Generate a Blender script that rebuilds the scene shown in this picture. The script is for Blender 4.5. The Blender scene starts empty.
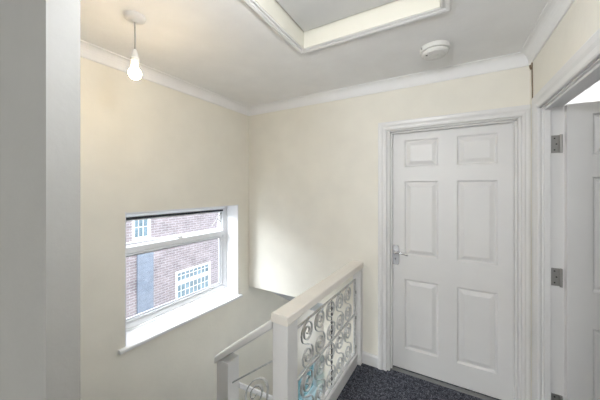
import bpy, bmesh, math, random
from mathutils import Vector, Matrix
random.seed(7)
C = bpy.context.scene.collection
R = math.radians

# ------------------------------------------------------------------ materials
def nodes(name):
    m = bpy.data.materials.new(name); m.use_nodes = True
    nt = m.node_tree; b = nt.nodes['Principled BSDF']
    return m, nt, b

def lk(nt, a, b): nt.links.new(a, b)

def plain(name, col, rough=.5, metal=0., noise=0., nscale=8., bump=0., bscale=60., spec=.5):
    m, nt, b = nodes(name)
    b.inputs['Base Color'].default_value = (*col, 1)
    b.inputs['Roughness'].default_value = rough
    b.inputs['Metallic'].default_value = metal
    b.inputs['Specular IOR Level'].default_value = spec
    tc = nt.nodes.new('ShaderNodeTexCoord')
    if noise:
        n = nt.nodes.new('ShaderNodeTexNoise'); n.inputs['Scale'].default_value = nscale
        n.inputs['Detail'].default_value = 5
        lk(nt, tc.outputs['Object'], n.inputs['Vector'])
        r = nt.nodes.new('ShaderNodeMapRange'); r.inputs['From Min'].default_value = .3; r.inputs['From Max'].default_value = .7
        r.inputs['To Min'].default_value = 1 - noise; r.inputs['To Max'].default_value = 1 + noise
        lk(nt, n.outputs['Fac'], r.inputs['Value'])
        mx = nt.nodes.new('ShaderNodeVectorMath'); mx.operation = 'SCALE'
        mx.inputs[0].default_value = col
        lk(nt, r.outputs['Result'], mx.inputs['Scale'])
        lk(nt, mx.outputs['Vector'], b.inputs['Base Color'])
    if bump:
        n2 = nt.nodes.new('ShaderNodeTexNoise'); n2.inputs['Scale'].default_value = bscale
        n2.inputs['Detail'].default_value = 6
        lk(nt, tc.outputs['Object'], n2.inputs['Vector'])
        bp = nt.nodes.new('ShaderNodeBump'); bp.inputs['Strength'].default_value = bump; bp.inputs['Distance'].default_value = .004
        lk(nt, n2.outputs['Fac'], bp.inputs['Height']); lk(nt, bp.outputs['Normal'], b.inputs['Normal'])
    return m

def carpet_mat():
    m, nt, b = nodes('charcoal_carpet')
    tc = nt.nodes.new('ShaderNodeTexCoord')
    n = nt.nodes.new('ShaderNodeTexNoise'); n.inputs['Scale'].default_value = 130; n.inputs['Detail'].default_value = 3
    n2 = nt.nodes.new('ShaderNodeTexNoise'); n2.inputs['Scale'].default_value = 40; n2.inputs['Detail'].default_value = 5
    for x in (n, n2): lk(nt, tc.outputs['Object'], x.inputs['Vector'])
    ad = nt.nodes.new('ShaderNodeMath'); ad.operation = 'ADD'
    ml = nt.nodes.new('ShaderNodeMath'); ml.operation = 'MULTIPLY'; ml.inputs[1].default_value = .55
    lk(nt, n2.outputs['Fac'], ml.inputs[0]); lk(nt, n.outputs['Fac'], ad.inputs[0]); lk(nt, ml.outputs[0], ad.inputs[1])
    cr = nt.nodes.new('ShaderNodeValToRGB')
    e = cr.color_ramp.elements
    e[0].position = .60; e[0].color = (.018, .019, .025, 1)
    e[1].position = .98; e[1].color = (.24, .25, .29, 1)
    mid = e.new(.78); mid.color = (.066, .069, .085, 1)
    lk(nt, ad.outputs[0], cr.inputs['Fac']); lk(nt, cr.outputs['Color'], b.inputs['Base Color'])
    b.inputs['Roughness'].default_value = 1; b.inputs['Specular IOR Level'].default_value = .1
    bp = nt.nodes.new('ShaderNodeBump'); bp.inputs['Strength'].default_value = .9; bp.inputs['Distance'].default_value = .008
    lk(nt, ad.outputs[0], bp.inputs['Height']); lk(nt, bp.outputs['Normal'], b.inputs['Normal'])
    return m

def brick_mat():
    m, nt, b = nodes('brick')
    g = nt.nodes.new('ShaderNodeTexCoord')
    sp = nt.nodes.new('ShaderNodeSeparateXYZ'); cb = nt.nodes.new('ShaderNodeCombineXYZ')
    lk(nt, g.outputs['Object'], sp.inputs[0])
    ad = nt.nodes.new('ShaderNodeMath'); ad.operation = 'ADD'
    lk(nt, sp.outputs['X'], ad.inputs[0]); lk(nt, sp.outputs['Y'], ad.inputs[1])
    lk(nt, ad.outputs[0], cb.inputs['X']); lk(nt, sp.outputs['Z'], cb.inputs['Y'])
    t = nt.nodes.new('ShaderNodeTexBrick')
    t.inputs['Color1'].default_value = (.26, .215, .235, 1)
    t.inputs['Color2'].default_value = (.195, .165, .185, 1)
    t.inputs['Mortar'].default_value = (.35, .345, .365, 1)
    t.inputs['Scale'].default_value = 1; t.inputs['Mortar Size'].default_value = .009
    t.inputs['Brick Width'].default_value = .225; t.inputs['Row Height'].default_value = .075
    t.inputs['Bias'].default_value = -.1
    lk(nt, cb.outputs[0], t.inputs['Vector'])
    n = nt.nodes.new('ShaderNodeTexNoise'); n.inputs['Scale'].default_value = 3; n.inputs['Detail'].default_value = 6
    lk(nt, cb.outputs[0], n.inputs['Vector'])
    r = nt.nodes.new('ShaderNodeMapRange'); r.inputs['From Min'].default_value = .3; r.inputs['From Max'].default_value = .7
    r.inputs['To Min'].default_value = .8; r.inputs['To Max'].default_value = 1.2
    lk(nt, n.outputs['Fac'], r.inputs['Value'])
    v = nt.nodes.new('ShaderNodeVectorMath'); v.operation = 'SCALE'
    lk(nt, t.outputs['Color'], v.inputs[0]); lk(nt, r.outputs['Result'], v.inputs['Scale'])
    lk(nt, v.outputs['Vector'], b.inputs['Base Color'])
    b.inputs['Roughness'].default_value = .9
    return m

def glass_mat(name, tint=(1, 1, 1), refl=.08):
    m = bpy.data.materials.new(name); m.use_nodes = True; nt = m.node_tree
    nt.nodes.clear()
    o = nt.nodes.new('ShaderNodeOutputMaterial'); mx = nt.nodes.new('ShaderNodeMixShader')
    tr = nt.nodes.new('ShaderNodeBsdfTransparent'); tr.inputs['Color'].default_value = (*tint, 1)
    gl = nt.nodes.new('ShaderNodeBsdfGlossy'); gl.inputs['Roughness'].default_value = .02
    lw = nt.nodes.new('ShaderNodeLayerWeight'); lw.inputs['Blend'].default_value = .5
    pw = nt.nodes.new('ShaderNodeMath'); pw.operation = 'POWER'; pw.inputs[1].default_value = 5
    fr = nt.nodes.new('ShaderNodeMath'); fr.operation = 'MULTIPLY_ADD'; fr.inputs[1].default_value = .6; fr.inputs[2].default_value = .03
    lk(nt, lw.outputs['Facing'], pw.inputs[0]); lk(nt, pw.outputs[0], fr.inputs[0])
    lk(nt, fr.outputs[0], mx.inputs[0]); lk(nt, tr.outputs[0], mx.inputs[1]); lk(nt, gl.outputs[0], mx.inputs[2])
    lk(nt, mx.outputs[0], o.inputs[0])
    return m

def emit_mat(name, col, st):
    m = bpy.data.materials.new(name); m.use_nodes = True; nt = m.node_tree; nt.nodes.clear()
    o = nt.nodes.new('ShaderNodeOutputMaterial'); e = nt.nodes.new('ShaderNodeEmission')
    e.inputs['Color'].default_value = (*col, 1); e.inputs['Strength'].default_value = st
    lk(nt, e.outputs[0], o.inputs[0]); return m

CREAM = plain('cream_wall_paint', (.88, .848, .762), .75, noise=.025, nscale=5, bump=.25, bscale=45, spec=.25)
CEIL = plain('white_ceiling_paint', (.92, .915, .905), .85, noise=.02, nscale=7, bump=.35, bscale=35, spec=.2)
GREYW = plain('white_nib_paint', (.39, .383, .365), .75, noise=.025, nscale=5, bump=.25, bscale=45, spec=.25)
GLOSS = plain('white_gloss_paint', (.80, .79, .775), .32, noise=.012, nscale=6, bump=.08, bscale=25)
DOORP = plain('white_door_paint', (.84, .83, .815), .38, noise=.012, nscale=6, bump=.06, bscale=30)
RAILP = plain('handrail_paint', (.88, .835, .765), .35, noise=.02, nscale=9, bump=.08, bscale=30)
HATCHR = plain('cream_gloss_paint', (.78, .755, .665), .4, noise=.015, nscale=6)
HATCHP = plain('hatch_board_paint', (.64, .635, .62), .7, noise=.02, nscale=6)
UPVC = plain('white_window_plastic', (.82, .83, .85), .3)
SILL = plain('white_sill_plastic', (.86, .86, .87), .28)
RUBBER = plain('black_rubber_seal', (.03, .035, .045), .6)
IRON = plain('silvered_wrought_iron', (.58, .58, .57), .35, metal=.25, noise=.18, nscale=60)
DARKIRON = plain('dark_wrought_iron', (.16, .16, .17), .4, metal=.5, noise=.2, nscale=60)
CHROME = plain('polished_chrome', (.78, .78, .80), .16, metal=1)
CHROMEP = plain('bright_nickel_plate', (.85, .85, .87), .25, metal=.6)
STEEL = plain('brushed_steel', (.36, .35, .33), .4, metal=.7)
DARKM = plain('dark_keyhole', (.02, .02, .02), .5)
PLAST = plain('white_plastic', (.80, .79, .76), .4)
CORD = plain('grey_flex', (.45, .44, .42), .5)
BROWN = plain('brown_cable_sheath', (.25, .18, .12), .6)
CARPET = carpet_mat()
BRICK = brick_mat()
GLASS = glass_mat('window_glass')
TEALG = glass_mat('teal_glass', (.26, .36, .38))
BLUEP = plain('blue_grey_cladding', (.19, .225, .29), .7, noise=.12, nscale=6)
DARKGL = plain('dark_reflective_pane', (.15, .22, .27), .5, noise=.3, nscale=5, spec=.2)
ROOFT = plain('roof_tiles', (.30, .20, .17), .8, noise=.2, nscale=12)
CONC = plain('concrete_path', (.42, .41, .39), .9, noise=.12, nscale=4)
BULB = emit_mat('lit_bulb', (1.0, .76, .47), 92)

# ------------------------------------------------------------------ mesh helpers
class MB:
    def __init__(s): s.v = []; s.f = []
    def add(s, vs, fs, M=None):
        k = len(s.v)
        s.v += [tuple(M(*p)) if M else tuple(p) for p in vs]
        s.f += [tuple(i + k for i in f) for f in fs]
    def box(s, x0, x1, y0, y1, z0, z1, M=None):
        vs = [(x, y, z) for x in (x0, x1) for y in (y0, y1) for z in (z0, z1)]
        s.add(vs, [(0, 1, 3, 2), (4, 6, 7, 5), (0, 4, 5, 1), (2, 3, 7, 6), (0, 2, 6, 4), (1, 5, 7, 3)], M)
    def prism(s, poly, z0, z1, M=None):      # polygon in (a,b), extruded along third axis
        n = len(poly)
        vs = [(a, b, z0) for a, b in poly] + [(a, b, z1) for a, b in poly]
        fs = [tuple(reversed(range(n))), tuple(range(n, 2 * n))] + [(i, (i + 1) % n, n + (i + 1) % n, n + i) for i in range(n)]
        s.add(vs, fs, M)
    def sweep2(s, path, prof, M=None, closed=False, caps=True):
        """path in (a,b); profile points (o,d): o = offset to the LEFT of travel, d = third axis. Mitred."""
        n = len(path); rings = []
        for i in range(n):
            p = Vector(path[i])
            d0 = (p - Vector(path[i - 1])).normalized() if (closed or i > 0) else None
            d1 = (Vector(path[(i + 1) % n]) - p).normalized() if (closed or i < n - 1) else None
            if d0 is None: d0 = d1
            if d1 is None: d1 = d0
            n0 = Vector((-d0.y, d0.x)); n1 = Vector((-d1.y, d1.x))
            m = n0 + n1; m = m / m.dot(n0) if m.length > 1e-6 else n0
            rings.append([(p.x + m.x * o, p.y + m.y * o, d) for o, d in prof])
        k = len(prof); vs = [q for r in rings for q in r]; fs = []
        for i in range(n if closed else n - 1):
            a, b = i * k, ((i + 1) % n) * k
            for j in range(k): fs.append((a + j, a + (j + 1) % k, b + (j + 1) % k, b + j))
        if not closed and caps: fs += [tuple(range(k)), tuple(reversed(range((n - 1) * k, n * k)))]
        s.add(vs, fs, M)
    def tube(s, pts, r, seg=8, M=None, closed=False, up=(0, 0, 1), sect=None):
        """sweep a round (or given) section along 3D points"""
        pts = [Vector(p) for p in pts]; n = len(pts); rings = []
        for i, p in enumerate(pts):
            if closed: d = pts[(i + 1) % n] - pts[i - 1]
            else: d = pts[min(i + 1, n - 1)] - pts[max(i - 1, 0)]
            d.normalize(); u = Vector(up)
            if abs(d.dot(u)) > .98: u = Vector((1, 0, 0)) if abs(d.x) < .9 else Vector((0, 1, 0))
            a = d.cross(u).normalized(); b = a.cross(d).normalized()
            rr = r[i] if isinstance(r, (list, tuple)) else r
            if sect: rings.append([p + a * x + b * y for x, y in sect])
            else: rings.append([p + a * math.cos(2 * math.pi * j / seg) * rr + b * math.sin(2 * math.pi * j / seg) * rr for j in range(seg)])
        k = len(rings[0]); vs = [tuple(q) for ring in rings for q in ring]; fs = []
        for i in range(n if closed else n - 1):
            A, B = i * k, ((i + 1) % n) * k
            for j in range(k): fs.append((A + j, A + (j + 1) % k, B + (j + 1) % k, B + j))
        if not closed: fs += [tuple(reversed(range(k))), tuple(range((n - 1) * k, n * k))]
        s.add(vs, fs, M)
    def lathe(s, prof, seg=32, M=None):       # prof: (r,z)
        k = len(prof); vs = []; fs = []
        for j in range(seg):
            a = 2 * math.pi * j / seg
            vs += [(r * math.cos(a), r * math.sin(a), z) for r, z in prof]
        for j in range(seg):
            A, B = j * k, ((j + 1) % seg) * k
            for i in range(k - 1): fs.append((A + i, B + i, B + i + 1, A + i + 1))
        s.add(vs, fs, M)
    def build(s, name, mat, parent=None, smooth=False, bevel=0., fix=True):
        me = bpy.data.meshes.new(name); me.from_pydata(s.v, [], s.f)
        bm = bmesh.new(); bm.from_mesh(me)
        bmesh.ops.remove_doubles(bm, verts=bm.verts, dist=1e-6)
        if fix: bmesh.ops.recalc_face_normals(bm, faces=bm.faces)
        bm.to_mesh(me); bm.free()
        me.materials.append(mat)
        if smooth:
            for p in me.polygons: p.use_smooth = True
        o = bpy.data.objects.new(name, me); C.objects.link(o)
        if parent is not None:
            o.parent = parent
            o.matrix_parent_inverse = Matrix.Translation(-parent.location)
        if bevel:
            b = o.modifiers.new('b', 'BEVEL'); b.width = bevel; b.segments = 2; b.limit_method = 'ANGLE'; b.angle_limit = R(50)
        return o

def tag(o, label=None, cat=None, group=None, kind=None):
    if label: o['label'] = label
    if cat: o['category'] = cat
    if group: o['group'] = group
    if kind: o['kind'] = kind
    return o

def empty(name, loc):
    o = bpy.data.objects.new(name, None); C.objects.link(o); o.location = loc; o.empty_display_size = .1
    return o

def struct(name, mb, mat, label=None, cat='wall', **k):
    o = mb.build(name, mat, **k)
    return tag(o, label, cat, kind='structure')

# ------------------------------------------------------------------ main dimensions (metres; landing floor z = 0)
ZC = 2.40          # ceiling
YB = 2.228         # wall with the closed door
XC = .487          # wall on the right
XA, KA = -1.91, .03
def MA(p, s_, z):  # window wall frame: p = out of the wall into the stairwell, s = along it
    n = math.sqrt(1 + KA * KA); dx, dy = KA / n, 1 / n
    return (XA + dx * s_ + dy * p, YB + dy * s_ - dx * p, z)
KB = .05; XR = -.625
def MR(p, s_, z):  # landing balustrade frame
    n = math.sqrt(1 + KB * KB); dx, dy = KB / n, 1 / n
    return (XR + dx * s_ + dy * p, YB + dy * s_ - dx * p, z)
HF = -2.6          # hall floor

# ------------------------------------------------------------------ shell
m = MB()
W0, W1, WZ0, WZ1 = -1.259, -.165, .385, 1.342       # stair window opening
V0, V1, VZ0, VZ1 = 1.05, 1.95, -2.05, -1.22         # hall window opening
def wallA(s0, s1, z0, z1): m.box(-.29, 0, s0, s1, z0, z1, MA)
wallA(-1.99, W0, HF, 2.6); wallA(W1, V0, HF, 2.6); wallA(V1, 3.4, HF, 2.6)
wallA(W0, W1, HF, WZ0); wallA(W0, W1, WZ1, 2.6); wallA(V0, V1, HF, VZ0); wallA(V0, V1, VZ1, 2.6)
struct('wall_left', m, CREAM, 'cream painted outside wall of the stairwell holding the low window')

m = MB()
m.box(-2.05, -1.0, YB, YB + .1, .425, ZC + .1)
m.box(-1.0, -.426, YB, YB + .1, HF, ZC + .1)
m.box(-.426, .453, YB, YB + .1, 2.009, ZC + .1)
m.box(-.426, .453, YB, YB + .1, HF, -.02)
m.box(.453, XC + .1, YB, YB + .1, HF, ZC + .1)
struct('wall_back', m, CREAM, 'cream painted wall holding the closed door, ending above the lower stairs')

DY0, DY1 = 1.215, 2.01     # opening in right wall
m = MB()
m.box(XC, XC + .092, DY1 + .021, YB, -.2, ZC + .1)
m.box(XC, XC + .092, DY0 - .021, DY1 + .021, 2.001, ZC + .1)
m.box(XC, XC + .092, -5.1, DY0 - .021, -.2, ZC + .1)
struct('wall_right', m, CREAM, 'cream painted wall on the right with the open doorway')

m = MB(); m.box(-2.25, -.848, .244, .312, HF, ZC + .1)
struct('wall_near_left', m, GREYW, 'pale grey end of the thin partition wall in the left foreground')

m = MB()     # unseen far end of the landing, its opening added to let fill light in
m.box(-2.1, .60, -5.1, -5.0, -.2, .75); m.box(-2.1, .60, -5.1, -5.0, 2.15, 2.52)
m.box(-2.1, -1.6, -5.1, -5.0, .75, 2.15); m.box(.1, .60, -5.1, -5.0, .75, 2.15)
struct('wall_front', m, CREAM)
m = MB(); m.box(-2.1, -2.0, -5.0, .244, -.2, 2.52)
struct('wall_far_left', m, CREAM)

# floors
m = MB()
m.prism([(-2.0, -5.1), (XC + .1, -5.1), (XC + .1, YB + .25), (-.405, YB + .25), (-.405, YB), (-.66, YB), (-.71, 1.15), (-.79, 1.15), (-.79, .30), (-2.0, .30)], -.25, 0)
struct('floor', m, CARPET, 'charcoal speckled carpet on the landing', 'floor')
m = MB(); m.box(XC + .1, 3.2, -.7, 3.35, -.25, 0)
struct('side_room_floor', m, CARPET, 'charcoal carpet in the room beyond the open door', 'floor')
m = MB(); m.box(-2.1, -.6, .3, 5.8, HF - .1, HF)
struct('hall_floor', m, plain('hall_carpet', (.20, .20, .21), .9, noise=.1, nscale=40), 'grey hall floor at the foot of the stairs', 'floor')

# ceiling with loft hatch hole
HX0, HX1, HY0, HY1 = -.778, -.020, .740, 1.425
m = MB()
for a in ((-2.15, HX0, -5.1, 2.33), (HX1, 3.2, -5.1, 3.4), (HX0, HX1, -5.1, HY0), (HX0, HX1, HY1, 2.33)):
    m.box(a[0], a[1], a[2], a[3], ZC, ZC + .18)
struct('ceiling', m, CEIL, 'white painted ceiling over the landing and stairwell', 'ceiling')

# side room shell
m = MB()
m.box(XC + .092, 3.2, 3.3, 3.4, -.2, ZC)
m.box(XC + .05, XC + .105, YB + .1, 3.3, -.2, ZC)
m.box(XC + .092, 3.2, -.8, -.7, -.2, ZC)
m.box(3.1, 3.2, -.7, 3.3, -.2, .8); m.box(3.1, 3.2, -.7, 3.3, 2.1, ZC)
m.box(3.1, 3.2, -.7, 2.15, .8, 2.1); m.box(3.1, 3.2, 3.15, 3.3, .8, 2.1)
struct('side_room_wall', m, plain('side_room_paint', (.88, .88, .88), .8), 'white painted walls of the room beyond the open door')

# hall below
m = MB()
m.box(-1.0, -.9, YB + .1, 5.8, HF, -.2)
m.box(-2.1, -1.0, 5.6, 5.7, HF, -2.5); m.box(-2.1, -1.0, 5.6, 5.7, -.6, -.2)
m.box(-2.1, -1.9, 5.6, 5.7, -2.5, -.6); m.box(-1.15, -1.0, 5.6, 5.7, -2.5, -.6)
m.box(-.66, -.60, .3, YB, HF, -.25)
struct('hall_wall', m, CREAM, 'cream painted hall walls below the landing')
m = MB()
ys = YB + .1; ye = ys + (.425 + .3) / .65
m.prism([(YB + .02, .425), (ys, .425), (ye, -.3), (5.7, -.3), (5.7, -.1), (ye, -.1), (ys, .62), (YB + .02, .62)], -2.06, -.95, lambda a, b, c: (c, a, b))
struct('hall_ceiling', m, plain('soffit_paint', (.74, .75, .79), .8), 'sloping pale soffit over the lower stairs', 'ceiling')

# unseen sheet close behind the closed door, added to stop light leaking through
m = MB(); m.box(-.6, .59, YB + .25, YB + .3, -.1, 2.5)
struct('door_light_block', m, CREAM)

# ------------------------------------------------------------------ coving (trim_1) : open path, offset to the inside of the room
def cove(d=.062, h=.078):
    pr = [(0, ZC + .001), (0, ZC - h), (.007, ZC - h)]
    for k in range(7):
        a = k / 6 * math.pi / 2
        pr.append((.010 + (d - .018) * (1 - math.cos(a)), ZC - h + .006 + (h - .012) * math.sin(a)))
    pr += [(d, ZC - .006), (d, ZC + .001)]
    return pr
xa = lambda y: XA + KA * (y - YB)
m = MB()
# travel so the room lies to the left: up the right wall, across the back, down the left wall
m.sweep2([(XC, -4.99), (XC, YB), (xa(YB), YB), (xa(.312), .312)], cove())
struct('trim_1', m, CEIL, 'white plaster coving running round the top of the stairwell and landing walls', 'coving')

# ------------------------------------------------------------------ generic casings and doors
CAS = [(0, 0), (0, .012), (.006, .017), (.018, .017), (.022, .012), (.030, .013), (.042, .020), (.064, .022), (.070, .018), (.070, 0)]
def casing(a0, a1, top, M, prof=CAS, z0=0., flip=False):
    mb = MB()
    # travelling up the left side, over, down the right: outside is to the left
    mb.sweep2([(a0, z0), (a0, top), (a1, top), (a1, z0)], prof, M)
    return mb

def door_slab(W, H, T, cols, rows, both=True):
    """local: x 0..W, z 0..H, faces at y=0 (front) and y=T. Six moulded panels on each face."""
    mb = MB()
    xs = sorted({0, W, *[c for q in cols for c in q]}); zs = sorted({0, H, *[r for q in rows for r in q]})
    for side in (0, 1):
        Y = lambda d, side=side: d if side == 0 else T - d
        for i in range(len(xs) - 1):
            for j in range(len(zs) - 1):
                x0, x1, z0, z1 = xs[i], xs[i + 1], zs[j], zs[j + 1]
                if (x0, x1) in cols and (z0, z1) in rows:
                    ringd = [(0, 0), (.003, .004), (.010, .014), (.017, .014), (.043, .003), (.046, .0015)]
                    prev = None
                    for k, (o, d) in enumerate(ringd):
                        cur = [(x0 + o, Y(d), z0 + o), (x1 - o, Y(d), z0 + o), (x1 - o, Y(d), z1 - o), (x0 + o, Y(d), z1 - o)]
                        if prev:
                            for e in range(4): mb.add([prev[e], prev[(e + 1) % 4], cur[(e + 1) % 4], cur[e]], [(0, 1, 2, 3)])
                        prev = cur
                    mb.add(prev, [(0, 1, 2, 3)])
                else:
                    mb.add([(x0, Y(0), z0), (x1, Y(0), z0), (x1, Y(0), z1), (x0, Y(0), z1)], [(0, 1, 2, 3)])
    for (x0, z0, x1, z1) in ((0, 0, W, 0), (W, 0, W, H), (W, H, 0, H), (0, H, 0, 0)):
        # edge strips split at the same grid lines so that they weld
        if z0 == z1:
            for i in range(len(xs) - 1): mb.add([(xs[i], 0, z0), (xs[i + 1], 0, z0), (xs[i + 1], T, z0), (xs[i], T, z0)], [(0, 1, 2, 3)])
        else:
            for j in range(len(zs) - 1): mb.add([(x0, 0, zs[j]), (x0, 0, zs[j + 1]), (x0, T, zs[j + 1]), (x0, T, zs[j])], [(0, 1, 2, 3)])
    return mb
ROWS = [(.174, .753), (.951, 1.567), (1.686, 1.908)]
def shiftx(mb, dx, dy, dz): mb.v = [(x + dx, y + dy, z + dz) for x, y, z in mb.v]; return mb

# closed door in the back wall ----------------------------------------------
D1L, D1R = -.398, .424
W1_ = D1R - D1L
YD = YB + .078
cols = [(.101, .350), (.475, .724)]
door1 = tag(shiftx(door_slab(W1_, 1.975, .036, cols, ROWS), D1L, YD, .006).build('door_1', DOORP, bevel=.0006),
            'closed white six panel door with a chrome lever handle', 'door', kind='structure')
# frame: lining with stop, casing
m = MB()
for x0, x1 in ((-.425, -.401), (.428, .452)): m.box(x0, x1, YB + .001, YB + .125, 0, 1.985)
m.box(-.425, .452, YB + .001, YB + .125, 1.984, 2.008)
m.box(-.401, -.388, YB + .035, YB + .074, 0, 1.985); m.box(.415, .428, YB + .035, YB + .074, 0, 1.985)
m.box(-.401, .428, YB + .035, YB + .074, 1.972, 1.985)
struct('trim_2', m, GLOSS, 'white lining and stops around the closed door', 'door lining', bevel=.0015)
m = casing(-.423, .442, 1.992, lambda a, b, d: (a, YB - d, b))
m.v = [(min(x, XC - .001), y, z) for x, y, z in m.v]
# widen left and top moulding slightly
struct('trim_3', m, GLOSS, 'white moulded architrave round the closed door', 'architrave')
m = MB(); m.prism([(YB + .028, 0), (YB + .034, .006), (YB + .060, .009), (YB + .072, 0)], -.401, .428, lambda a, b, c: (c, a, b))
struct('trim_4', m, plain('dull_threshold', (.20, .20, .20), .5, metal=.3), 'thin metal threshold strip under the closed door', 'threshold strip')

# handle set
def lever_set(parent, x, y, z, toward=1):
    """toward = +1: lever points to +x"""
    mb = MB()
    for w, h, d, nm, mt in ((.031, .083, .003, 'plate_shadow_rim', STEEL), (.027, .079, .008, 'handle_plate', CHROMEP)):  # darker rim plate paints a shadow gap round the handle plate
        pts = []
        for k in range(24):
            a = 2 * math.pi * k / 24
            pts.append((x + w * math.copysign(abs(math.cos(a)) ** .35, math.cos(a)), z + h * math.copysign(abs(math.sin(a)) ** .35, math.sin(a))))
        mb = MB(); mb.prism(pts, y - d, y, lambda a, b, c: (a, c, b))
        pl = mb.build(nm, mt, parent)
    pl['label'] = 'chrome back plate'
    mb = MB()
    mb.tube([(x, y - .006, z + .022), (x, y - .012, z + .022)], .015, 20)
    mb.tube([(x, y - .010, z + .022), (x, y - .042, z + .022)], .009, 16)
    c = []
    for k in range(12):
        t = k / 11
        c.append((x + toward * (-.004 + .108 * t), y - .044 - .006 * math.sin(t * math.pi), z + .022 + .006 * math.sin(t * 2.2 * math.pi * .5) - .006 * t * t))
    rs = [.0095 - .0030 * (k / 11) for k in range(12)]
    mb.tube(c, rs, 12)
    lv = mb.build('lever', CHROME, parent, smooth=True); lv['label'] = 'chrome lever pointing to the right'
    mb = MB()
    mb.tube([(x, y - .0090, z - .030), (x, y - .0078, z - .030)], .0055, 14)
    mb.box(x - .0022, x + .0022, y - .0090, y - .0078, z - .045, z - .030)
    mb.build('keyhole', DARKM, parent)
lever_set(door1, D1L + .030, YD, .952)

# open door in the right wall -------------------------------------------------
m = MB()
t0, t1 = XC + .002, XC + .095
m.box(t0, t1, DY1 - .004, DY1 + .02, 0, 1.99); m.box(t0, t1, DY0 - .02, DY0 + .004, 0, 1.99)
m.box(t0, t1, DY0 - .02, DY1 + .02, 1.978, 2.0)
m.box(XC + .012, XC + .040, DY1 - .017, DY1 - .004, 0, 1.978); m.box(XC + .012, XC + .040, DY0 + .004, DY0 + .017, 0, 1.978)
m.box(XC + .012, XC + .040, DY0 + .004, DY1 - .004, 1.965, 1.978)
struct('trim_5', m, GLOSS, 'white lining and stops of the open doorway on the right', 'door lining', bevel=.0015)
CAS2 = [(o * 1.22, d) for o, d in CAS]
m = casing(-(DY1 + .0), -(DY0 - .0), 1.985, lambda a, b, d: (XC - d, -a, b), CAS2)
m.box(XC + .0925, XC + .108, DY1 + .004, DY1 + .075, 0, 2.06); m.box(XC + .0925, XC + .108, DY0 - .075, DY0 - .004, 0, 2.06)
struct('trim_6', m, GLOSS, 'white moulded architrave round the open doorway on the right', 'architrave')
# slab, hinged on the far jamb, standing open into the side room
HXp, HYp = XC + .100, DY1 - .012
slab = door_slab(.762, 1.97, .036, [(.100, .325), (.437, .662)], ROWS)
ang = R(2.0)
def MD(x, y, z): return (HXp + .000 + x * math.cos(ang) - y * math.sin(ang), HYp - .030 + x * math.sin(ang) + y * math.cos(ang), z + .006)
slab.v = [MD(*p) for p in slab.v]
door2 = tag(slab.build('door_2', DOORP, bevel=.0006), 'white six panel door standing open into the side room on the right', 'door', kind='structure')
for hz in (1.765, 1.005, .285):
    mb = MB()
    # leaf on the jamb (screwed flat), knuckle, leaf on the door edge
    mb.box(XC + .044, XC + .080, DY1 - .0065, DY1 - .004, hz - .05, hz + .05)
    mb.tube([(XC + .0835, DY1 - .014, hz - .052), (XC + .0835, DY1 - .014, hz + .052)], .0065, 12)
    for dz in (-.018, .018):
        mb.tube([(XC + .0835, DY1 - .014, hz + dz - .0012), (XC + .0835, DY1 - .014, hz + dz + .0012)], .0072, 12)
    hg = mb.build('hinge', STEEL, door2); hg['label'] = 'steel butt hinge'
    mb = MB()
    for zz in (-.033, 0, .033):
        mb.tube([(XC + .058 + (.008 if zz == 0 else 0), DY1 - .0064, hz + zz), (XC + .058 + (.008 if zz == 0 else 0), DY1 - .0078, hz + zz)], .0038, 10)
    mb.build('screw', DARKM, hg)
lv2 = MB()

# skirting between the balustrade post and the closed door, and beside it
SK = [(0, 0), (.014, 0), (.014, .078), (.010, .088), (.006, .094), (0, .097)]
m = MB(); m.sweep2([(-.494, YB), (-.628, YB)], SK)
struct('baseboard_back', m, GLOSS, 'short white skirting board between the closed door and the balustrade', 'skirting board')
m = MB(); m.sweep2([(XC, -4.99), (XC, DY0 - .09)], SK)
struct('baseboard_right', m, GLOSS, 'white skirting board along the right hand wall', 'skirting board')

# cable down the corner
m = MB()
m.tube([(XC - .004, 2.165, ZC - .085), (XC - .0045, 2.163, 2.26), (XC - .004, 2.160, 2.15), (XC - .004, 2.158, 2.074)], .0032, 8)
m.tube([(XC - .006, 2.200, ZC - .088), (XC - .007, 2.19, ZC - .105), (XC - .004, 2.185, ZC - .118)], .005, 8)
tag(m.build('cable', BROWN, smooth=True), 'thin brown cable running down the corner from the coving to the door casing', 'cable')

# ------------------------------------------------------------------ stair window
PD = -.16
zb = .430
m = MB()
FR = [(0, 0), (0, .06), (.006, .066), (.018, .066), (.024, .06), (.040, .045), (.045, .03), (.045, 0)]   # o = inwards, d = towards the room
def MW(a, b, d): return MA(PD - .066 + d, a, b)
# window frame: counter-clockwise path => left is inside
m.sweep2([(W0, zb), (W1, zb), (W1, WZ1 - .010), (W0, WZ1 - .010)], FR, MW, closed=True)
win1 = tag(m.build('window_1', UPVC), 'low white framed window in the stairwell with an open top vent', 'window', kind='structure')
gx0, gx1 = W0 + .045, W1 - .045
zt0, zt1 = 1.010, 1.066
m = MB()
m.prism([(zt0, 0), (zt0, .040), (zt0 + .008, .058), (zt1 - .008, .058), (zt1, .040), (zt1, 0)], gx0, gx1, lambda a, b, c: MW(c, a, b))
m.build('transom', UPVC, win1)
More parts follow.
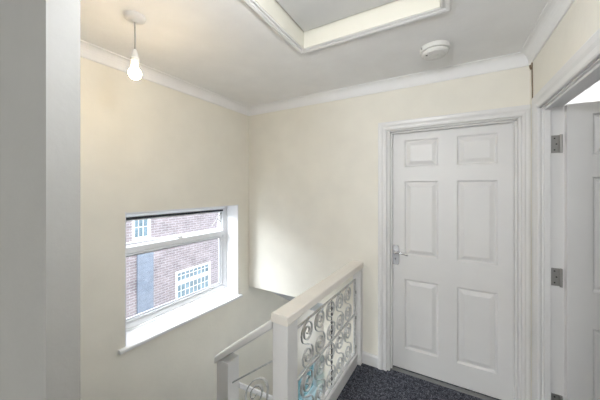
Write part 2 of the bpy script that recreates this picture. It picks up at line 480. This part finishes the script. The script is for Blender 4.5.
# fixed light bead + pane
zg0 = zb + .043
m = MB()
BD = [(0, 0), (0, .030), (.006, .040), (.016, .040), (.024, .024), (.024, 0)]
m.sweep2([(gx0, zg0), (gx1, zg0), (gx1, zt0), (gx0, zt0)], BD, MW, closed=True)
m.build('glazing_bead', UPVC, win1)
m = MB()
SEAL = [(0, .010), (0, .030), (.004, .030), (.004, .010)]
m.sweep2([(gx0 + .024, zg0 + .024), (gx1 - .024, zg0 + .024), (gx1 - .024, zt0 - .024), (gx0 + .024, zt0 - .024)], SEAL, MW, closed=True)
m.build('seal', plain('grey_seal', (.30, .31, .33), .6), win1)
m = MB(); m.box(gx0 + .02, gx1 - .02, zg0 + .02, zt0 - .001, .012, .018, MW)
m.build('pane', GLASS, win1)
# top hung vent, pushed open a little
vz0, vz1 = zt1, WZ1 - .056
tilt = R(9)
def MV(a, b, d):       # rotate about the top edge, outwards
    hh = b - vz1; dd = d - .02
    bb = vz1 + hh * math.cos(tilt) - dd * math.sin(tilt) * -1 * 0
    return MW(a, vz1 + hh * math.cos(tilt) + dd * math.sin(tilt) * .0, .02 + dd + hh * math.sin(tilt))
m = MB()
VS = [(0, 0), (0, .034), (.022, .034), (.026, .028), (.026, 0)]
m.sweep2([(gx0 + .003, vz0 + .002), (gx1 - .003, vz0 + .002), (gx1 - .003, vz1 - .018), (gx0 + .003, vz1 - .018)], [(o * .45, d * .7) for o, d in VS], MV, closed=True)
vent = m.build('vent_sash', UPVC, win1)
m = MB(); m.box(gx0 + .015, gx1 - .015, vz0 + .012, vz1 - .025, .012, .018, MV)
m.build('pane', GLASS, vent)
m = MB(); m.box(gx0, gx1, vz1 - .016, vz1 + .002, .020, .046, MW)
k = m.build('black_seal', RUBBER, win1); k['label'] = 'black rubber seal along the head'
m = MB()   # friction stay at the right of the vent
def q(a, b, d): return MW(a, b, d)
m.tube([q(gx1 - .012, vz1 - .03, .03), q(gx1 - .012, vz0 + .03, .03)], .005, 6)
m.tube([q(gx1 - .014, vz1 - .035, .028), q(gx1 - .10, vz0 + .05, -.004)], .006, 6)
m.tube([q(gx1 - .012, vz0 + .085, .03), q(gx1 - .055, vz1 - .085, .012)], .005, 6)
st = m.build('stay', STEEL, win1); st['label'] = 'metal friction stay'
m = MB()   # vent catch in the middle of the transom
m.box(-.74, -.70, zt1 - .006, zt1 + .012, .030, .062, MW)
m.box(-.80, -.70, zt1 + .004, zt1 + .016, .050, .062, MW)
m.build('catch', UPVC, win1, bevel=.003)
# plastic linings of the reveal
m = MB()
m.box(PD, .001, W1 - .006, W1 + .0005, .37, WZ1 + .006, MA); m.box(PD, .001, W0 - .0005, W0 + .006, .37, WZ1 + .006, MA)
m.box(PD, .001, W0, W1, WZ1 - .006, WZ1 + .0005, MA); m.box(PD - .06, PD + .001, W0, W1, WZ1 - .012, WZ1 - .0065, MA)
k = m.build('reveal_lining', SILL, win1)
m = MB()   # sill board
s0, s1 = W0 - .045, W1 + .030
def sl(s_): return .409 - (s_ - s0) / (s1 - s0) * .022
vs = []
for s_ in (s0, s1):
    t = sl(s_)
    vs += [(0, s_, t - .024), (0, s_, t), (.030, s_, t), (.036, s_, t - .006), (.036, s_, t - .020), (.030, s_, t - .026)]
m.add([MA(*p) for p in vs], [(0, 1, 2, 3, 4, 5), (11, 10, 9, 8, 7, 6)] + [(i, (i + 1) % 6, 6 + (i + 1) % 6, 6 + i) for i in range(6)])
vs = []
for s_ in (W0 + .001, W1 - .001):
    t = sl(s_); vs += [(PD - .01, s_, t), (PD - .01, s_, t + .022), (.002, s_, t), (.002, s_, t - .02)]
m.add([MA(*p) for p in vs], [(0, 1, 2, 3), (7, 6, 5, 4)] + [(i, (i + 1) % 4, 4 + (i + 1) % 4, 4 + i) for i in range(4)])
m.build('sill', SILL, win1)

# hall window seen down through the stairwell
m = MB()
m.sweep2([(V0, VZ0), (V1, VZ0), (V1, VZ1), (V0, VZ1)], FR, MW, closed=True)
m.box(V0 + .045, V1 - .045, -1.50, -1.46, 0, .05, MW)
m.box((V0 + V1) / 2 - .02, (V0 + V1) / 2 + .02, VZ0 + .045, VZ1 - .045, 0, .05, MW)
win2 = tag(m.build('window_2', UPVC), 'white framed hall window with bluish panes, glimpsed through the scrollwork', 'window', kind='structure')
m = MB(); m.box(V0 + .04, V1 - .04, VZ0 + .04, VZ1 - .04, .012, .018, MW)
m.build('pane', TEALG, win2)
m = MB(); m.box(PD, .03, V0 - .03, V1 + .03, VZ0 - .01, VZ0 + .012, MA)
m.build('sill', SILL, win2)
# unseen glazed door at the hall end, added to let light in
m = MB(); m.box(-1.9, -1.15, 5.62, 5.66, -2.5, -2.38); m.box(-1.9, -1.15, 5.62, 5.66, -.70, -.6)
m.box(-1.9, -1.80, 5.62, 5.66, -2.5, -.6); m.box(-1.25, -1.15, 5.62, 5.66, -2.5, -.6)
d3 = tag(m.build('door_3', UPVC), 'unseen glazed front door added to let light into the hall below', 'door', kind='structure')
m = MB(); m.box(-1.81, -1.24, 5.635, 5.645, -2.4, -.68); m.build('pane', GLASS, d3)

# ------------------------------------------------------------------ staircase
m = MB()
ya, yb_ = .312, 1.19
m.box(-1.05, -.792, ya, 1.10, -.30, -.2)
m.box(-.81, -.792, ya, 1.10, -.22, -.02)
m.box(-1.92, -1.05, ya, 1.10, -.50, -.4)
m.box(-1.068, -1.05, ya, 1.10, -.42, -.2)
for k in range(11):
    z = -.4 - .2 * (k + 1); y0 = 1.10 + .22 * k
    if z <= HF + .01: z = HF + .002
    m.box(-1.90, -1.12, y0, y0 + .25, z - .05, z)
    m.box(-1.90, -1.12, y0 - .02, y0, z - .02, z + .2)
stairs = tag(m.build('staircase', CARPET), 'carpeted stairs dropping away beside the balustrade', 'staircase', kind='structure')
m = MB()
m.prism([(1.19, -.86), (1.19, -.30), (3.45, -.30 - 2.26 * .91), (3.45, HF), (3.1, HF)], -1.12, -1.08, lambda a, b, c: (c, a, b))
m.build('string', GLOSS, stairs)

# ------------------------------------------------------------------ landing balustrade
bal = tag(empty('landing_balustrade', (MR(0, -.6, 0))), 'white landing balustrade with wrought iron scroll panel beside the carpet', 'balustrade')
m = MB(); m.box(-.094, 0, -1.145, -1.051, -.60, .826, MR)
m.build('newel_post', GLOSS, bal, bevel=.003)
m = MB(); m.box(-.072, -.003, -.055, -.001, -.25, .826, MR)
m.build('wall_post', GLOSS, bal, bevel=.003)
m = MB()
hp = [(-.100, .832), (-.098, .868), (-.092, .874), (-.002, .874), (.004, .868), (.006, .832), (.002, .826), (-.096, .826)]
m.prism(hp, -1.152, -.001, lambda a, b, c: MR(a, c, b))
hr = m.build('handrail', RAILP, bal, bevel=.002); hr['label'] = 'cream white flat topped handrail'
m = MB(); m.box(-.078, -.030, -1.052, -.054, -.26, .088, MR)
m.build('base_rail', GLOSS, bal, bevel=.003)
# iron panel
PP = -.052
panel_s0, panel_s1 = -1.045, -.062
def scroll(cy_, zhi, zlo, rr, flip=1, M=None, shear=0):
    """S scroll in the (s,z) plane: curl above, curl below"""
    pts = []
    turns = 1.9
    N = 34
    zc1, zc2 = zhi - rr - .004, zlo + rr + .004
    up = []
    for k in range(N):
        t = k / (N - 1)                       # inner -> outer
        th = math.pi - (1 - t) * turns * 2 * math.pi
        r = rr * (.10 + .90 * t ** .85)
        up.append((cy_ + flip * r * math.cos(th), zc1 + r * math.sin(th) * 1.0))
    pts += up
    a, b = up[-1], (cy_ + flip * rr, zc2)
    for k in range(1, 12):
        t = k / 12
        p0, p3 = Vector(a), Vector(b); L = max(.03, (a[1] - b[1]) * .62)
        p1, p2 = p0 + Vector((0, -L)), p3 + Vector((0, L))
        q_ = p0 * (1 - t) ** 3 + p1 * 3 * t * (1 - t) ** 2 + p2 * 3 * t * t * (1 - t) + p3 * t ** 3
        pts.append((q_.x, q_.y))
    for k in range(N):
        t = 1 - k / (N - 1)
        th = 0 - (1 - t) * turns * 2 * math.pi
        r = rr * (.10 + .90 * t ** .85)
        pts.append((cy_ + flip * r * math.cos(th), zc2 + r * math.sin(th)))
    return pts
def ribbon(pts, M, half=.0065, th=.0028, p=PP):
    """flat bar: th in the scroll plane, half depth across it"""
    mb = MB(); n = len(pts); rings = []
    for i in range(n):
        d = Vector(pts[min(i + 1, n - 1)]) - Vector(pts[max(i - 1, 0)]); d.normalize()
        nn = Vector((-d.y, d.x)) * th
        x, y = pts[i]
        rings.append([(p - half, x + nn.x, y + nn.y), (p + half, x + nn.x, y + nn.y), (p + half, x - nn.x, y - nn.y), (p - half, x - nn.x, y - nn.y)])
    vs = [v for r in rings for v in r]; fs = []
    for i in range(n - 1):
        for j in range(4): fs.append((i * 4 + j, i * 4 + (j + 1) % 4, (i + 1) * 4 + (j + 1) % 4, (i + 1) * 4 + j))
    fs += [(0, 1, 2, 3), (4 * n - 1, 4 * n - 2, 4 * n - 3, 4 * n - 4)]
    mb.add(vs, fs, M); return mb
ztop, zmid, zbot = .728, .432, .100
def rod(s0, z0, s1, z1, name='rail_bar', mat=IRON, par=bal, r=.006, M=MR, p=PP):
    mb = MB(); v = Vector((s1 - s0, z1 - z0)).normalized(); nn = Vector((-v.y, v.x)) * r
    mb.add([M(p + a, s0 + nn.x * b, z0 + nn.y * b) for a, b in ((-.0065, 1), (.0065, 1), (.0065, -1), (-.0065, -1))] +
           [M(p + a, s1 + nn.x * b, z1 + nn.y * b) for a, b in ((-.0065, 1), (.0065, 1), (.0065, -1), (-.0065, -1))],
           [(0, 1, 2, 3), (7, 6, 5, 4)] + [(i, (i + 1) % 4, 4 + (i + 1) % 4, 4 + i) for i in range(4)])
    return mb.build(name, mat, par)
for z in (ztop, zmid, zbot): rod(-1.052, z, -.054, z, r=.0045)
rod(-.064, zbot - .01, -.064, ztop, 'upright_bar', r=.005); rod(-1.042, zbot - .01, -1.042, ztop, 'upright_bar', r=.005)
cols_s = [-.862 + .161 * k for k in range(5)] + [-.985]
for i, s_ in enumerate(cols_s[:5]):
    ribbon(scroll(s_, ztop - .003, zmid + .003, .067), MR, th=.0022).build('scroll', IRON, bal)
    ribbon(scroll(s_, zmid - .003, zbot + .003, .073), MR, th=.0022).build('scroll', IRON, bal)
m = MB()
s_ = -.525
m.tube([MR(PP, s_, zbot), MR(PP, s_, ztop)], .0042, 8)
for zz in (.66, .62, .56, .50, .33, .28, .22, .16):
    m.tube([MR(PP, s_, zz - .014), MR(PP, s_, zz), MR(PP, s_, zz + .014)], [.004, .009, .004], 8)
tw = m.build('twisted_bar', DARKIRON, bal, smooth=True); tw['label'] = 'dark knotted upright bar'
# fixing lugs on the wall post
for zz in (.15, .40, .62):
    m = MB(); m.box(PP - .008, PP + .012, -.062, -.054, zz - .012, zz + .012, MR)
    m.build('fixing_lug', STEEL, bal)

# ------------------------------------------------------------------ upper stair balustrade (short, sloping)
sb = tag(empty('stair_balustrade', (-.98, 1.14, -.3)), 'short sloping white stair balustrade ending in the lower newel post', 'balustrade')
m = MB(); m.box(-1.192, -1.100, 1.10, 1.192, -1.0, .492)
m.build('newel_post', GLOSS, sb, bevel=.003)
SLP = .322 / .42
m = MB()
def MS(a, b, c):   # a: x, b: height off the pitch line, c: y
    return (a, c, b - (-.772 - a) * SLP)
sec = [(1.092, .798), (1.094, .830), (1.100, .838), (1.190, .838), (1.197, .830), (1.199, .798), (1.192, .790), (1.099, .790)]
k0 = [MS(-.784, z, y) for y, z in sec]; k1 = [MS(-1.205, z, y) for y, z in sec]
m.add(k0 + k1, [tuple(range(8)), tuple(reversed(range(8, 16)))] + [(i, (i + 1) % 8, 8 + (i + 1) % 8, 8 + i) for i in range(8)])
m.build('handrail', GLOSS, sb, bevel=.002)
def MSR(p, s_, z): return (s_, 1.140 + p, z - (-.772 - s_) * SLP)
rod(-1.100, .612, -.784, .612, par=sb, M=MSR, p=0, r=.0045)
rod(-1.100, .02, -.784, .02, par=sb, M=MSR, p=0, r=.0045)
rod(-1.100, .316, -.784, .316, par=sb, M=MSR, p=0, r=.0045)
def MSF(p, s_, z): return (s_, 1.140 + p, z - .12)
for s_, dz in ((-.932, 0.0),):
    for hi, lo in ((.572, .010),):
        ribbon(scroll(s_, hi, lo, .088, flip=-1), MSR, p=0).build('scroll', IRON, sb)
m = MB(); m.box(-1.100, -.784, 1.12, 1.16, -.12, 0, lambda x, y, z: (x, y, z - (-.772 - x) * SLP))
m.build('base_rail', GLOSS, sb, bevel=.002)

# lower flight handrail
lb = tag(empty('lower_handrail', (-1.10, 1.2, -.4)), 'white handrail of the lower flight descending behind the sloping balustrade', 'handrail')
S2 = .94
m = MB()
def ML(x, y, z): return (x, y, z - (y - 1.192) * S2)
sec = [(-1.165, .290), (-1.165, .320), (-1.159, .327), (-1.105, .327), (-1.099, .320), (-1.099, .290)]
k0 = [ML(x, 1.196, z) for x, z in sec]; k1 = [ML(x, 3.30, z) for x, z in sec]
m.add(k0 + k1, [tuple(range(6)), tuple(reversed(range(6, 12)))] + [(i, (i + 1) % 6, 6 + (i + 1) % 6, 6 + i) for i in range(6)])
m.build('handrail', SILL, lb, bevel=.002)
m = MB(); m.box(-1.18, -1.09, 3.305, 3.395, HF, -1.45)
m.build('newel_post', GLOSS, lb, bevel=.003)
def MLR(p, s_, z): return (-1.132 + p, s_, z - (s_ - 1.192) * S2)
for z in (.15, -.24): rod(1.196, z, 3.30, z, par=lb, M=MLR, p=0, r=.0045)
for k in range(11):
    ribbon(scroll(1.32 + .175 * k, .145, -.235, .066), MLR, p=0).build('scroll', IRON, lb)

# ------------------------------------------------------------------ pendant light
PX, PY = -1.400, .744
pl = tag(empty('pendant_light', (PX, PY, ZC)), 'bare lit bulb hanging on a short flex from a white ceiling rose', 'pendant light')
T = lambda x, y, z: (PX + x, PY + y, z)
m = MB()
m.lathe([(0, ZC - .030), (.014, ZC - .030), (.016, ZC - .024), (.034, ZC - .021), (.046, ZC - .014), (.050, ZC - .004), (.050, ZC), (0, ZC)], 36, T)
m.build('ceiling_rose', PLAST, pl, smooth=True)
m = MB(); m.tube([T(0, 0, ZC - .03), T(.001, 0, ZC - .11), T(0, 0, 2.215)], .0034, 8)
m.build('flex', CORD, pl, smooth=True)
m = MB()
m.lathe([(0, 2.232), (.006, 2.230), (.011, 2.218), (.015, 2.206), (.0165, 2.190), (.0165, 2.186), (.0205, 2.185), (.0205, 2.179), (.0175, 2.178), (.0175, 2.172), (.0205, 2.171), (.0205, 2.165), (.018, 2.164), (.019, 2.140), (0, 2.140)], 28, T)
m.build('lamp_holder', PLAST, pl, smooth=True)
m = MB()
pr = [(0, 2.155), (.012, 2.153), (.013, 2.143)]
for k in range(13):
    a = R(62) - k / 12 * R(152)
    pr.append((.029 * math.cos(a), 2.106 + .031 * math.sin(a)))
pr[-1] = (0, pr[-1][1])
m.lathe(pr, 28, T)
bulb = m.build('bulb', BULB, pl, smooth=True); bulb['label'] = 'glowing warm white bulb'

# ------------------------------------------------------------------ smoke alarm
SX, SY = -.058, 1.835
sa = tag(empty('smoke_alarm', (SX, SY, ZC)), 'round white smoke alarm on the ceiling in front of the closed door', 'smoke alarm')
T = lambda x, y, z: (SX + x, SY + y, z)
m = MB()
m.lathe([(0, ZC), (.085, ZC), (.086, ZC - .004), (.085, ZC - .022), (.082, ZC - .027), (0, ZC - .027)], 48, T)
m.build('base', PLAST, sa, smooth=False, bevel=.001)
m = MB()
m.lathe([(.070, ZC - .026), (.071, ZC - .030), (.078, ZC - .031), (.077, ZC - .040), (.067, ZC - .050), (.030, ZC - .055), (.029, ZC - .052), (.020, ZC - .052), (.019, ZC - .056), (0, ZC - .057)], 48, T)
for k in range(24):
    a = 2 * math.pi * k / 24
    ca, sn = math.cos(a), math.sin(a)
    m.box(.036, .062, -.0018, .0018, ZC - .0555, ZC - .048, lambda x, y, z, ca=ca, sn=sn: T(x * ca - y * sn, x * sn + y * ca, z - (x - .05) * -.12))
m.build('cover', PLAST, sa, bevel=.0006)
m = MB(); m.lathe([(0, -.0015), (.0055, -.001), (.0055, .004), (0, .004)], 14, lambda x, y, z: T(x - .045, y - .028, z + ZC - .0535))
k = m.build('test_light', DARKM, sa)
m = MB()
m.box(-.074, -.060, -.052, -.048, ZC - .018, ZC - .006, T)
m.build('vent_slot', plain('grey_slot', (.25, .25, .25), .6), sa)

# ------------------------------------------------------------------ loft hatch
lh = tag(empty('loft_hatch', ((HX0 + HX1) / 2, (HY0 + HY1) / 2, ZC)), 'white loft hatch with a stepped moulded frame in the ceiling', 'loft hatch')
HP = [(o_ * .9, d_) for o_, d_ in [(0, -.002), (0, .010), (.004, .014), (.010, .014), (.012, .009), (.020, .009), (.024, .015), (.040, .018), (.048, .016), (.050, .011), (.050, -.002)]]
m = MB()   # clockwise path seen in (x,y): outside is to the left
m.sweep2([(HX0, HY0), (HX0, HY1), (HX1, HY1), (HX1, HY0)], HP, lambda a, b, d: (a, b, ZC - d), closed=True)
m.build('moulding', GLOSS, lh)
m = MB()
m.sweep2([(HX0, HY0), (HX0, HY1), (HX1, HY1), (HX1, HY0)], [(-.004, -.010), (-.004, .12), (.0, .12), (.0, -.010)], lambda a, b, d: (a, b, ZC + d), closed=True)
k = m.build('lining', HATCHR, lh); k['label'] = 'cream painted inner lining'
m = MB(); m.box(HX0 + .012, HX1 - .012, HY0 + .012, HY1 - .012, ZC + .088, ZC + .094)
k = m.build('panel', HATCHP, lh); k['label'] = 'flat pale grey hatch board'
m = MB(); m.box(HX0, HX1, HY0, HY1, ZC + .101, ZC + .11)  # black sheet standing in for the shade in the gap round the panel
m.build('gap_shade_sheet', DARKM, lh)

# ------------------------------------------------------------------ outside: the house across the gap
NX = -7.4
nh = tag(empty('neighbouring_house', (NX, 5.2, -2.75)), 'pale red brick house seen through the stairwell window', 'house')
m = MB()
def nb(y0, y1, z0, z1): m.box(NX - 4, NX, y0, y1, z0, z1)
# windows: (y0,y1,z0,z1)
NW = [(5.16, 6.56, -2.12, -1.10), (3.86, 4.38, .10, 1.15)]
EV = 2.0
nb(-4, 3.86, -2.75, EV); nb(6.56, 12, -2.75, EV); nb(3.86, 4.38, -2.75, .10); nb(3.86, 4.38, 1.15, EV)
nb(4.38, 5.16, -2.75, EV); nb(5.16, 6.56, -2.75, -2.12); nb(5.16, 6.56, -1.10, EV)
m.build('brick_wall', BRICK, nh)
m = MB()
m.prism([(-4.3, EV - .05), (.25, EV - .05), (.25, EV + .07), (-2, EV + 1.2), (-4.3, EV + .07)], -4.2, 12.2, lambda a, b, c: (NX + a, c, b))
m.build('roof', ROOFT, nh)
MN = lambda a, b, d: (NX - .08 + d, a, b)
def nwin(y0, y1, z0, z1, bars, tr):
    mb = MB()
    mb.sweep2([(y0, z0), (y1, z0), (y1, z1), (y0, z1)], [(0, 0), (0, .07), (.075, .07), (.075, 0)], MN, closed=True)
    if tr: mb.box(y0 + .07, y1 - .07, tr - .06, tr + .06, 0, .07, MN)
    w = mb.build('window', UPVC, nh)
    mb = MB(); mb.box(y0 + .05, y1 - .05, z0 + .05, z1 - .05, .01, .02, MN); mb.build('pane', DARKGL, w)
    mb = MB()
    for k in range(1, bars): 
        y = y0 + .07 + (y1 - y0 - .14) * k / bars
        mb.box(y - .008, y + .008, z0 + .07, z1 - .07, .018, .035, MN)
    zz = [z0 + (tr - z0) * .55, tr + (z1 - tr) * .52] if tr else [z0 + (z1 - z0) * .33, z0 + (z1 - z0) * .66]
    for z in zz: mb.box(y0 + .07, y1 - .07, z - .008, z + .008, .018, .035, MN)
    mb.build('glazing_bars', UPVC, w)
    mb = MB(); mb.box(y0 - .06, y1 + .06, z0 - .06, z0, .0, .14, MN); mb.build('sill', UPVC, w)
nwin(*NW[0], 8, -1.50); nwin(*NW[1], 3, None)
m = MB(); m.box(NX, NX + .05, 3.98, 4.42, -2.5, -.05)
for k in range(1, 17): m.box(NX + .05, NX + .06, 3.98, 4.42, -2.5 + k * .15, -2.485 + k * .15)
k = m.build('cladding_panel', BLUEP, nh); k['label'] = 'blue grey vertical cladding strip'
m = MB(); m.tube([(NX + .07, 7.9, -2.7), (NX + .07, 7.9, EV - .05)], .04, 12)
m.build('downpipe', UPVC, nh, smooth=True)
m = MB(); m.box(-14, 12, -12, 16, -2.95, -2.75)
o = struct('ground', m, CONC, 'pale concrete ground between the houses', 'ground')

# ------------------------------------------------------------------ light
w = bpy.data.worlds.new('sky'); bpy.context.scene.world = w; w.use_nodes = True
bg = w.node_tree.nodes['Background']
bg.inputs['Color'].default_value = (.86, .93, 1.0, 1); bg.inputs['Strength'].default_value = 3.3

def area(name, loc, rot, sx, sy, power, col=(1, 1, 1), portal=False):
    l = bpy.data.lights.new(name, 'AREA'); l.shape = 'RECTANGLE'; l.size = sx; l.size_y = sy; l.energy = power; l.color = col
    if portal: l.cycles.is_portal = True
    o = bpy.data.objects.new(name, l); C.objects.link(o); o.location = loc; o.rotation_euler = rot; return o
# sky portals in the openings
area('sky_portal', (-2.23, 1.52, .87), (0, R(-90), 0), 1.0, 1.12, 1, portal=True)
area('sky_portal', (3.22, 2.65, 1.45), (0, R(90), 0), 1.3, 1.0, 1, portal=True)
area('sky_portal', (-.75, -5.12, 1.45), (R(90), 0, 0), 1.7, 1.4, 1, portal=True)
area('sky_portal', (-1.5, 5.72, -1.55), (R(-90), 0, 0), .6, 1.8, 1, portal=True)
# area fills added in unseen openings: behind the camera and in the side room
area('rear_fill', (-.75, -4.98, 1.45), (R(90), 0, 0), 1.65, 1.35, 46, (.95, .97, 1.0))
area('side_room_area_fill', (3.08, 2.65, 1.45), (0, R(90), 0), 1.2, .9, 3, (.95, .97, 1.0))

def lamp(name, loc, power, r, col):
    l = bpy.data.lights.new(name, 'POINT'); l.energy = power; l.shadow_soft_size = r; l.color = col
    o = bpy.data.objects.new(name, l); C.objects.link(o); o.location = loc
lamp('landing_fill', (-.30, .50, 2.14), 20, .09, (.93, .962, 1.0))  # unseen fill added overhead to brighten landing and stairwell, no fitting
lamp('side_room_fill', (1.7, 2.65, 1.9), 22, .12, (1, .985, .97))  # added fill brightening the room above the open door, no fitting there
lamp('hall_fill', (-1.5, 3.6, -.75), 3.2, .1, (.86, .91, 1.0))  # added fill for the hall and lower stairs, without a real source
sl_ = bpy.data.lights.new('sun', 'SUN'); sl_.energy = 18; sl_.angle = R(80); sl_.color = (.87, .935, 1)
so = bpy.data.objects.new('sun', sl_); C.objects.link(so)
so.rotation_euler = Vector((-.866, -.5, .625)).to_track_quat('Z', 'Y').to_euler()

# ------------------------------------------------------------------ camera
cd = bpy.data.cameras.new('camera'); cam = bpy.data.objects.new('camera', cd); C.objects.link(cam)
cam.location = (0, 0, 1.507); cam.rotation_euler = (R(90), 0, .513)
cd.sensor_width = 36; cd.sensor_fit = 'HORIZONTAL'; cd.lens = 258 / 600 * 36
cd.shift_y = -(200 - 189.2) / 600
cd.clip_start = .02; cd.clip_end = 200
sc = bpy.context.scene; sc.camera = cam
sc.view_settings.view_transform = 'Standard'; sc.view_settings.look = 'None'
sc.view_settings.exposure = .16; sc.view_settings.gamma = 1; sc.view_settings.use_curve_mapping = False
